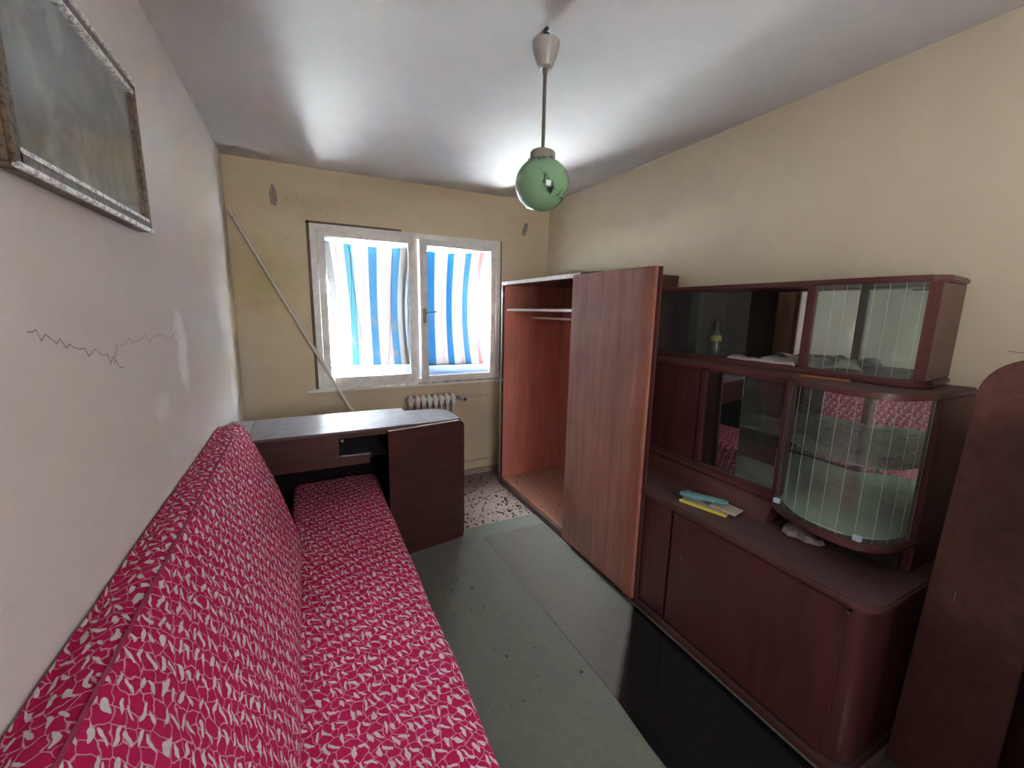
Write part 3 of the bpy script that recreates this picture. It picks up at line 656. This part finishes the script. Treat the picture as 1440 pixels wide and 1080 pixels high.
# sliding panes of the lower row: the left one reflects, the right one is clear
m = MB().box(-.0015, .0015, -.094, .094, -.24, .24)
bmesh.ops.transform(m.bm, matrix=Matrix.Translation((FX+.007, 1.281, 1.048)) @ Matrix.Rotation(R(-1.3), 4, 'Y') @ Matrix.Rotation(R(1.0), 4, 'Z'), verts=m.bm.verts[:])
o = m.build('sliding_pane', 'glass_semi', dc); plabel(o, 'strongly reflecting left glass pane')
box('sliding_pane', 'glass', dc, FX+.015, FX+.018, 1.004, 1.20, .806, 1.290, bev=0)
cg = MB().strip(BUL, .799, 1.294, .003).build('curved_glass', 'glass', dc)
def lines(path, ys, z0, z1, name, par, w=.0009, tk=.0005):
    m = MB(); L = [0]
    for a, b in zip(path, path[1:]): L.append(L[-1]+(Vector(b)-Vector(a)).length)
    for s0 in ys:
        tgt = s0*L[-1]
        for i in range(len(L)-1):
            if L[i] <= tgt <= L[i+1]:
                f = (tgt-L[i])/(L[i+1]-L[i]); p_ = Vector(path[i]).lerp(Vector(path[i+1]), f); break
        m.box(p_.x-tk, p_.x+tk, p_.y-tk, p_.y+tk, z0, z1)
    o = m.build(name, 'etched', par, smooth=False); return plabel(o, 'thin etched vertical lines')
lines(BUL, [(i+.5)/12 for i in range(12)], .80, 1.293, 'etched_lines', cg)
# glass shelves inside, with a bowed front edge
SHO = [(a[0]+.022, a[1]) for a in BUL if a[0] < 1.84]
def gshelf(z, x0, dy):
    P = [(2.095, 1.372), (x0, 1.372), (x0, 1.0)]+smooth_path([(x0-.02, .965), (1.705, .86), (1.69, .76), (1.71, .67), (1.78, .612), (1.9, .592)], 4)+[(2.095, .590)]
    return MB().prism(P, z, z+.005, 'z').build('glass_shelf', 'glass_shelf', dc)
gshelf(1.045, 1.80, 0)
plabel(MB().prism([(2.095, 1.372), (1.79, 1.372), (1.79, 1.0)]+smooth_path([(1.765, .97), (1.675, .86), (1.655, .76), (1.675, .67), (1.76, .602), (1.88, .588)], 4)+[(2.095, .588)], .7975, .803, 'z').build('bottom_glass', flat('pale_green_liner', (.54, .65, .57), .25, 0, .12, 10), dc), 'pale green shelf liner')
# clips (finger grips) on the curved glass
for (px_, py_) in ((1.690, .937), (1.650, .640)): box('glass_clip', 'bluewhite', cg, px_-.010, px_+.006, py_-.012, py_+.012, .803, .822, bev=.002)
# upper row
UP = smooth_path([(UX, .985), (UX-.008, .90), (UX-.010, .80), (UX-.004, .71), (UX+.012, .640)], 5)
def uout(o_): return [(2.12, CY1), (UX-o_, CY1), (UX-o_, 1.0)]+[(a[0]-o_, a[1]) for a in UP][1:]+[(UX+.05, .612-o_*.5), (2.12, .640-o_*.5)]
MB().prism(uout(.010), 1.320, 1.345, 'z', .005).build('shelf_board', 'mahog_y', dc)
MB().prism(uout(.012), 1.676, 1.698, 'z', .005).build('top_board', 'mahog_y', dc)
box('post', 'mahog', dc, UX-.006, UX+.016, .985, 1.018, 1.345, 1.676, bev=.003)
MB().prism([(UX+.006, .648), (UX+.012, .616), (2.12, .640), (2.12, .656), (UX+.035, .645)], 1.345, 1.676, 'z', .003).build('end_panel', 'mahog', dc)
ug = MB().strip(UP, 1.347, 1.674, .003).build('curved_glass', 'glass', dc)
lines(UP, [(i+.5)/8 for i in range(8)], 1.348, 1.673, 'etched_lines', ug)
box('sliding_pane', 'glass', dc, UX+.004, UX+.008, 1.52, CY1-.02, 1.348, 1.674, bev=0)
box('sliding_pane', 'glass', dc, UX+.011, UX+.015, 1.27, 1.60, 1.348, 1.674, bev=0)
box('inner_divider', 'mahog_in', dc, UX+.03, 2.10, 1.560, 1.575, 1.345, 1.676)
box('side_panel', 'mahog', dc, FX+.0, 2.12, CY1-.018, CY1, .797, 1.30)
box('side_panel', 'mahog', dc, UX+.0, 2.12, CY1-.018, CY1, 1.345, 1.676)
MB().prism([(UX-.01, 1.0), (UX-.01, CY1), (FX+.06, CY1), (FX+.06, 1.0)], 1.310, 1.322, 'z').build('ledge_filler', 'mahog_y', dc)

# things in and on the cabinet
def bottle(x, y, z, s, label):
    b = thing('bottle', label, 'bottle', (x, y, z))
    MB().lathe([(.022*s, z+.0015), (.024*s, z+.004), (.024*s, z+.09*s), (.010*s, z+.115*s), (.010*s, z+.135*s)], (x, y), 20).build('body', 'bottle', b)
    MB().lathe([(.0125*s, z+.132*s), (.0125*s, z+.15*s)], (x, y), 16).build('cap', 'black', b)
    MB().lathe([(.0246*s, z+.062*s), (.0246*s, z+.088*s)], (x, y), 20).build('label_band', 'label', b)
    return b
bottle(1.985, 1.525, 1.345, 1.15, 'small dark bottle with a yellow label inside the dim upper glass row')
bottle(2.03, 1.66, 1.345, 1.0, 'dim small bottle shape standing in for a reflection in the upper glass row')  # second bottle built in place of a bottle's reflection

def crumple(name, mat, outline, z, h, label, cat, seed=1, fold=None, nsub=3):
    bm = bmesh.new(); vs = [bm.verts.new((a, b, z)) for a, b in outline]; f = bm.faces.new(vs)
    bmesh.ops.triangulate(bm, faces=bm.faces[:]); bmesh.ops.subdivide_edges(bm, edges=bm.edges[:], cuts=nsub, use_grid_fill=True)
    bmesh.ops.triangulate(bm, faces=bm.faces[:])
    bmesh.ops.subdivide_edges(bm, edges=bm.edges[:], cuts=2, use_grid_fill=True)
    bnd = {v for e in bm.edges if e.is_boundary for v in e.verts}
    for v in bm.verts:
        n = noise.noise(Vector((v.co.x*13+seed, v.co.y*13, 0)))*.5+.5; n2 = noise.noise(Vector((v.co.x*40, v.co.y*40+seed, 0)))
        n = max(0, n-.1)
        v.co.z += (h*n+.15*h*n2*.5)*(.25 if v in bnd else 1)+.002
        v.co.z = max(v.co.z, z+.0012)
        v.co.x += .004*n2; v.co.y += .004*n
    r = bmesh.ops.extrude_face_region(bm, geom=bm.faces[:])
    for v in [g for g in r['geom'] if isinstance(g, bmesh.types.BMVert)]: v.co.z = max(z+.0003, v.co.z-.004)
    bmesh.ops.recalc_face_normals(bm, faces=bm.faces[:])
    for f in bm.faces: f.smooth = True
    me = bpy.data.meshes.new(name); bm.to_mesh(me); bm.free(); me.materials.append(M[mat])
    o = bpy.data.objects.new(name, me); COL.objects.link(o); origin_to(o, (outline[0][0], outline[0][1], z)); return tag(o, label, cat)
crumple('crumpled_cloth', 'cloth_grey', [(1.852, 1.20), (1.865, 1.03), (1.90, .90), (1.97, .84), (2.03, .90), (2.05, 1.05), (1.98, 1.20)], 1.3455, .055, 'dark grey crumpled cloth heaped behind the divider on the upper shelf', 'cloth', 3)
crumple('crumpled_paper', 'paper_grey', [(1.838, 1.345), (1.842, 1.13), (1.85, 1.03), (1.90, 1.03), (1.93, 1.18), (1.89, 1.35)], 1.3455, .032, 'crumpled pale paper spread at the open gap of the upper shelf', 'paper', 8)
m = MB().prism([(1.752, .955), (1.768, .985), (1.792, .80), (1.775, .785)], 1.3185, 1.3285, 'z', .003)
tag(m.build('wooden_strip', 'orange_wood'), 'small orange brown wooden strip lying on the ledge above the curved glass', 'wood piece')
# cloth, notebook, paper on the worktop
m = MB().prism([(1.555, 1.300), (1.571, 1.306), (1.634, 1.105), (1.617, 1.098)], SH+.0005, SH+.011, 'z', .002)
m = MB().prism([(1.552, 1.298), (1.640, 1.325), (1.700, 1.125), (1.612, 1.098)], SH+.0008, SH+.010, 'z', .002)
nb_ = tag(m.build('notebook', 'paper'), 'thin notebook with a bright yellow spine lying on the sideboard top', 'notebook')
m = MB().prism([(1.549, 1.300), (1.562, 1.304), (1.622, 1.099), (1.610, 1.095)], SH+.0004, SH+.012, 'z', .002); plabel(m.build('spine', 'yellow', nb_), 'bright yellow spine')
m = MB().prism([(1.615, 1.19), (1.700, 1.205), (1.712, 1.085), (1.632, 1.070)], SH+.0135, SH+.021, 'z', .002)
tag(m.build('folded_paper', 'paper'), 'folded pinkish paper sticking out from under the teal cloth on the notebook', 'paper')
def roll_cloth():
    m = MB(); n = 26; c0 = Vector((1.575, 1.315, SH+.034)); c1 = Vector((1.668, 1.130, SH+.044)); bm = m.bm; rings = []
    d = (c1-c0).normalized(); a = Vector((-d.y, d.x, 0)).normalized(); b = Vector((0, 0, 1))
    for i in range(n+1):
        t = i/n; p_ = c0.lerp(c1, t); rr = .018*(1-.25*t)*min(1, .55+4*min(t, 1-t)); ring_ = []
        for k in range(16):
            an = k*2*PI/16; q = 1+.28*noise.noise(Vector((math.cos(an)*2, math.sin(an)*2, t*7)))
            ring_.append(bm.verts.new(p_+a*(math.cos(an)*rr*1.75*q)+b*(max(-.92, math.sin(an))*rr*.75*q)))
        rings.append(ring_)
    for i in range(n):
        for k in range(16): bm.faces.new((rings[i][k], rings[i][(k+1) % 16], rings[i+1][(k+1) % 16], rings[i+1][k]))
    bm.faces.new(rings[0][::-1]); bm.faces.new(rings[-1]); return m.build('rolled_cloth', 'teal')
rcl = roll_cloth()
zmin = min(v.co.z for v in rcl.data.vertices)
rcl.location.z -= zmin-(SH+.0215); 
tag(rcl, 'crumpled teal cloth lying on the notebook on the sideboard', 'cloth')
crumple('crumpled_bag', 'cloth_grey', [(1.715, .915), (1.70, .885), (1.715, .855), (1.705, .82), (1.73, .785), (1.765, .78), (1.80, .81), (1.815, .86), (1.80, .92), (1.76, .935)], SH, .060, 'crumpled whitish bag squeezed under the curved glass on the sideboard top', 'bag', 5)

# ================================================================== TALL BOARDS AT THE RIGHT
bd = thing('arched_board', 'tall scuffed brown board with rounded top standing at the near end of the sideboard', 'board', (1.79, .38, 0))
def bshape(y0a, y0b, y1, zt, r):
    pts = [(y1, .0095), (y0a, .0095), (y0b, zt-r)]
    cxm = y0b-r
    pts += [(cxm+r*math.cos(R(a)), zt-r+r*math.sin(R(a))) for a in range(10, 91, 10)]
    pts += [(y1+r*.6-r*.6*math.sin(R(a)), zt-r*.6+r*.6*math.cos(R(a))) for a in range(0, 91, 15)]
    return pts
MB().prism(bshape(.499, .468, .262, 1.455, .115), 1.772, 1.792, 'x', .003).build('panel', 'board', bd)
plabel(box('scratch_mark', 'pale_debris', bd, 1.7712, 1.7722, .4195, .4215, .685, .716, bev=0), 'short pale scratch')
box('foot_batten', 'board', bd, 1.778, 1.83, .285, .485, .0095, .03)
b2 = tag(MB().box(1.90, 1.925, .12, .42, .0095, .74, .004).build('shade_board', 'bed_wood'), 'low dark board added for the shade behind the arched board', 'board')  # added board, stands in for the wall in darkness there
cb_ = thing('shade_cupboard', 'tall dark brown cabinet added out of view to shade the sideboard end', 'shade_cupboard', (1.75, -.35, 0))  # added out of view; keeps fill light off the sideboard's near end
box('carcass', 'mahog', cb_, 1.37, 2.12, -.80, .09, .07, 1.36, bev=.004)
box('plinth', 'mahog_y', cb_, 1.39, 2.12, -.78, .07, .0095, .07)
box('top_panel', 'mahog_y', cb_, 1.35, 2.125, -.82, .10, 1.36, 1.385, bev=.005)
for y0_ in (-.79, -.345):
    q_ = box('door', 'mahog', cb_, 1.352, 1.37, y0_, y0_+.43, .08, 1.35, bev=.003)
    plabel(MB().cyl((1.352, y0_+(.39 if y0_ < -.5 else .04), .75), (1.335, y0_+(.39 if y0_ < -.5 else .04), .75), .010, .012).build('knob', 'brass', q_), 'small metal knob')

# ================================================================== SOFA
sf = thing('sofa_bed', 'long sofa bed in red and cream leaf patterned fabric along the left wall', 'sofa', (0, 1.6, 0))
def sweep(name, prof, y0, yends, ny, par, uvoff=0.):
    # prof: (x,z) points; yends: end y of each point
    bm = bmesh.new(); uvl = bm.loops.layers.uv.new('UVMap'); L = [uvoff]
    for a, b in zip(prof, prof[1:]): L.append(L[-1]+math.hypot(a[0]-b[0], a[1]-b[1]))
    V = []
    for j in range(ny+1):
        row = []
        for (x, z), ye in zip(prof, yends):
            y = y0+(ye-y0)*j/ny
            k = noise.noise(Vector((x*5, y*3.1, z*5)))*.007+noise.noise(Vector((x*14, y*11, z*14)))*.0025
            row.append(bm.verts.new((x+k*(.5 if x > -.42 else 0), y, z+k)))
        V.append(row)
    for j in range(ny):
        for i in range(len(prof)-1):
            f = bm.faces.new((V[j][i], V[j][i+1], V[j+1][i+1], V[j+1][i])); f.smooth = True
            for lp, (a, b) in zip(f.loops, ((i, j), (i+1, j), (i+1, j+1), (i, j+1))): lp[uvl].uv = (V[b][a].co.y, L[a])
    for row, rev in ((V[0], False), (V[-1], True)):
        f = bm.faces.new(row if rev else row[::-1])
        for lp in f.loops: lp[uvl].uv = (lp.vert.co.x, lp.vert.co.z)
    f = None
    for j in range(ny):   # close the hidden back
        f = bm.faces.new((V[j][0], V[j+1][0], V[j+1][-1], V[j][-1]))
        for lp in f.loops: lp[uvl].uv = (lp.vert.co.y, lp.vert.co.z)
    bmesh.ops.recalc_face_normals(bm, faces=bm.faces[:])
    me = bpy.data.meshes.new(name); bm.to_mesh(me); bm.free(); me.transform(Matrix.Translation(-Vector(par.location)))
    me.materials.append(M['fabric']); o = bpy.data.objects.new(name, me); COL.objects.link(o); o.parent = par; return o
SY_N = .25
bp_ = smooth_path([(-.426, .30), (-.426, .60), (-.426, .915), (-.415, .935), (-.375, .950), (-.342, .953), (-.318, .935), (-.270, .860), (-.205, .745), (-.140, .620), (-.092, .52), (-.075, .45), (-.085, .39), (-.12, .33)], 4)
def yend(x, z):
    t = min(1, max(0, (.94-z)/.52)); return 2.50-.50*t**1.1 if x > -.40 or z > .9 else 2.45-.3*t
backrest = sweep('backrest', bp_, SY_N, [yend(x, z) for x, z in bp_], 70, sf)
seatp = smooth_path([(-.12, .20), (-.13, .36), (-.11, .410), (-.05, .418), (.1, .424), (.25, .424), (.345, .420), (.375, .408), (.388, .38), (.390, .28), (.388, .16), (.37, .13)], 4)
seat = sweep('seat', seatp, SY_N, [2.90]*len(seatp), 80, sf, 2.0)
m = MB().tube([(-.330, SY_N+.02, .951), (-.330, 1.0, .952), (-.331, 1.8, .952), (-.331, 2.47, .950)], .004, 6); o = m.build('piping', flat('piping_fabric', (.36, .03, .09), .9, 0, .5, 60), backrest)
box('base_frame', 'bed_wood', sf, -.42, .365, SY_N+.03, 2.86, .03, .20)
for (x, y) in ((-.36, SY_N+.1), (.32, SY_N+.1), (-.36, 2.3), (.32, 2.3)): MB().cyl((x, y, .0092), (x, y, .04), .02, .026).build('leg', 'black', sf)

# ================================================================== BEDDING CABINET at the sofa's far end
bc = thing('bedding_cabinet', 'dark wood bedding cabinet with scratched shiny top across the sofa end', 'cabinet', (.1, 2.7, 0))
CT, CB = .865, .850
top = box('top_panel', 'bed_top', bc, -.300, .580, 2.445, 2.905, CB, CT, bev=.002)
box('top_panel', 'bed_top', bc, -.425, -.303, 2.445, 2.905, CB, CT, bev=.002)
box('front_apron', 'bed_wood', bc, -.40, .56, 2.462, 2.478, CB-.030, CB, bev=.001)
box('front_panel', 'bed_wood', bc, -.40, .135, 2.470, 2.486, .715, CB-.02, bev=.001)
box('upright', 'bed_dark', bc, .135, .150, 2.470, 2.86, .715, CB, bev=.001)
plabel(MB().cyl((.155, 2.462, .805), (.155, 2.47, .805), .008).build('door_catch', 'steel', bc), 'small metal catch')
o = box('rail', 'bed_wood', bc, -.40, .305, 2.448, 2.475, .688, .716, bev=.003)
box('rail_board', 'bed_wood', bc, -.40, .300, 2.460, 2.472, .655, .690, bev=.001)
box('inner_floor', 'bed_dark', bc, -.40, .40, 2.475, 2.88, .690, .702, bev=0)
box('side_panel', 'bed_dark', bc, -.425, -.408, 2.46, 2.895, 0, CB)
box('side_panel', 'bed_wood', bc, .555, .572, 2.500, 2.895, 0, CB)
box('back_panel', 'bed_dark', bc, -.41, .57, 2.92, 2.932, 0, CB)
# lower rounded end shelf and the swung door in front of it
pts = [(.572, 2.905), (.572, 2.520), (.895, 2.555)]+[(.895-.10+.10*math.cos(R(a)), 2.77+.12*math.sin(R(a))) for a in range(0, 91, 15)]
MB().prism(pts, .828, .842, 'z', .002).build('end_shelf', 'bed_top', bc)
box('end_shelf_support', 'bed_wood', bc, .60, .86, 2.80, 2.815, 0, .828, bev=.002)
a_ = math.atan2(.085, .525)
def door_pt(u, z): return (.405+u*math.cos(a_), 2.432+u*math.sin(a_), z)
pts = [(0, .009), (.500, .012), (.510, .05)]+[(.470+.040*math.cos(R(a)), .800+.042*math.sin(R(a))) for a in range(0, 91, 15)]+[(0, .842)]
m = MB().prism(pts, 0, .018, 'y', .002)
for v in m.bm.verts:
    u, th, z = v.co.x, v.co.y, v.co.z; q = door_pt(u, z); v.co = Vector((q[0]-th*math.sin(a_), q[1]+th*math.cos(a_), z))
dd = m.build('door', 'bed_wood', bc)
m = MB().box(.0, .470, .001, .017, .840, .8445, .001)
for v in m.bm.verts:
    u, th, z = v.co.x, v.co.y, v.co.z; q = door_pt(u, z); v.co = Vector((q[0]-th*math.sin(a_), q[1]+th*math.cos(a_), z))
plabel(m.build('top_edge_band', 'edge', dd), 'pale worn top edge')

# ================================================================== PENDANT LAMP
LX, LY = .836, 1.454
lp = thing('pendant_lamp', 'pendant lamp with green marbled glass globe on a thin rod', 'lamp', (LX, LY, ZC))
MB().lathe([(.018, 2.418), (.026, 2.422), (.036, 2.445), (.046, 2.475), (.050, 2.500), (.046, 2.502), (.040, 2.48)], (LX, LY)).build('canopy', flat('canopy_bakelite', (.36, .34, .31), .35, 0, .1), lp)
MB().cyl((LX, LY, 2.418), (LX, LY, 2.40), .009).cyl((LX, LY, 2.41), (LX, LY, 2.13), .0065).build('rod', 'brass', lp)
MB().tube(smooth_path([(LX, LY, 2.49), (LX+.006, LY, 2.515), (LX-.002, LY+.004, 2.535), (LX+.004, LY, ZC)]), .007, 8).tube([(LX-.008, LY, 2.49), (LX-.012, LY-.003, 2.52), (LX, LY, 2.54)], .004, 6).cyl((LX, LY, 2.495), (LX+.004, LY, 2.530), .014, .010).build('wiring', 'black', lp)
MB().lathe([(.044, 2.098), (.047, 2.102), (.047, 2.136), (.042, 2.141), (.01, 2.143)], (LX, LY)).build('collar', flat('collar_enamel', (.24, .22, .19), .4), lp)
prof = [(.101*math.sin(R(a)), 2.026-.0955*math.cos(R(a))) for a in range(3, 158, 6)]
g = MB().lathe(prof, (LX, LY), 48).build('globe', 'globe', lp, angle=80)
for k in range(3):
    an = R(40+120*k); MB().cyl((LX+.045*math.cos(an), LY+.045*math.sin(an), 2.112), (LX+.056*math.cos(an), LY+.056*math.sin(an), 2.112), .0028).build('screw', 'steel', lp)

# ================================================================== FRAMED PICTURE
PY0, PY1, PZ0, PZ1, PXF = .985, 1.678, 1.768, 2.176, -.395
pc = thing('framed_picture', 'framed grey picture under glass high on the left wall', 'picture', (XL+.001, (PY0+PY1)/2, (PZ0+PZ1)/2))
fwid = .034
def fr_rail(y0, y1, z0, z1):
    return MB().box(XL+.002, PXF, y0, y1, z0, z1, .006).build('frame_rail', 'frame_dark', pc)
fr_rail(PY0, PY0+fwid, PZ0, PZ1); fr_rail(PY1-fwid, PY1, PZ0, PZ1); fr_rail(PY0+fwid*.5, PY1-fwid*.5, PZ0, PZ0+fwid); fr_rail(PY0+fwid*.5, PY1-fwid*.5, PZ1-fwid, PZ1)
for a in ((PY0+.006, PY1-.006, PZ0-.001, PZ0+.009, 0), (PY0+.006, PY1-.006, PZ1-.009, PZ1+.001, 0)):
    plabel(MB().box(PXF-.006, PXF+.005, a[0], a[1], a[2], a[3], .002).build('silver_beading', 'frame_silver', pc), 'glittering silver beading')
for a in ((PY0+.024, PY1-.024, PZ0+.024, PZ0+.036), (PY0+.024, PY1-.024, PZ1-.036, PZ1-.024)):
    plabel(MB().box(XL+.010, PXF+.001, *a, .002).build('silver_lip', 'frame_silver', pc), 'bright silver inner lip')
MB().box(XL+.006, PXF-.014, PY0+.03, PY1-.03, PZ0+.03, PZ1-.03).build('print', 'print', pc)
MB().box(PXF-.011, PXF-.009, PY0+.03, PY1-.03, PZ0+.03, PZ1-.03).build('glass', glass('picture_glass', (.97, .965, .965), dusty=.05, rough=.12), pc)

# ================================================================== LOOSE SHEET AND DEBRIS ON THE FLOOR
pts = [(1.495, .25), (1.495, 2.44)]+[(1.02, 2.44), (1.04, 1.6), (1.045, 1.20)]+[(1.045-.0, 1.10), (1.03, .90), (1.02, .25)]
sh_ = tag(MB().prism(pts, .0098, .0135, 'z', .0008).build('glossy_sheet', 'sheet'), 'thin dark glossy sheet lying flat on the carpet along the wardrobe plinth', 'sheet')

def flakes(name, mat, n, f, label, smin, smax, zb):
    m = MB()
    for i in range(n):
        x, y = f(); s0 = random.uniform(smin, smax)*(1 if random.random() < .85 else 1.7); a = random.uniform(0, PI)
        pts = [(x+s0*math.cos(a+k*2*PI/5)*random.uniform(.5, 1.1), y+s0*math.sin(a+k*2*PI/5)*random.uniform(.5, 1.1)) for k in range(5)]
        zz = zb(x, y); m.prism(pts, zz, zz+s0*random.uniform(.3, .8), 'z')
    o = m.build(name, mat, smooth=False); o['kind'] = 'stuff'; return tag(o, label, 'debris')
zf = lambda x, y: .0002 if y > 2.63 else .0092
flakes('floor_debris', 'debris', 280, lambda: (random.uniform(.93, 1.50), random.choice((random.uniform(2.63, 3.5), random.uniform(2.63, 3.1)))), 'dark flakes of dirt scattered on the bare floor under the window', .004, .010, zf)
flakes('carpet_debris', 'debris', 60, lambda: (random.uniform(.42, 1.0), random.uniform(1.2, 2.58)), 'small dark crumbs scattered over the green carpet', .003, .0055, zf)
flakes('wardrobe_debris', 'debris', 14, lambda: (random.uniform(1.53, 1.85), random.uniform(2.3, 3.15)), 'few dark crumbs lying on the orange wardrobe floor', .004, .008, lambda x, y: .0722)
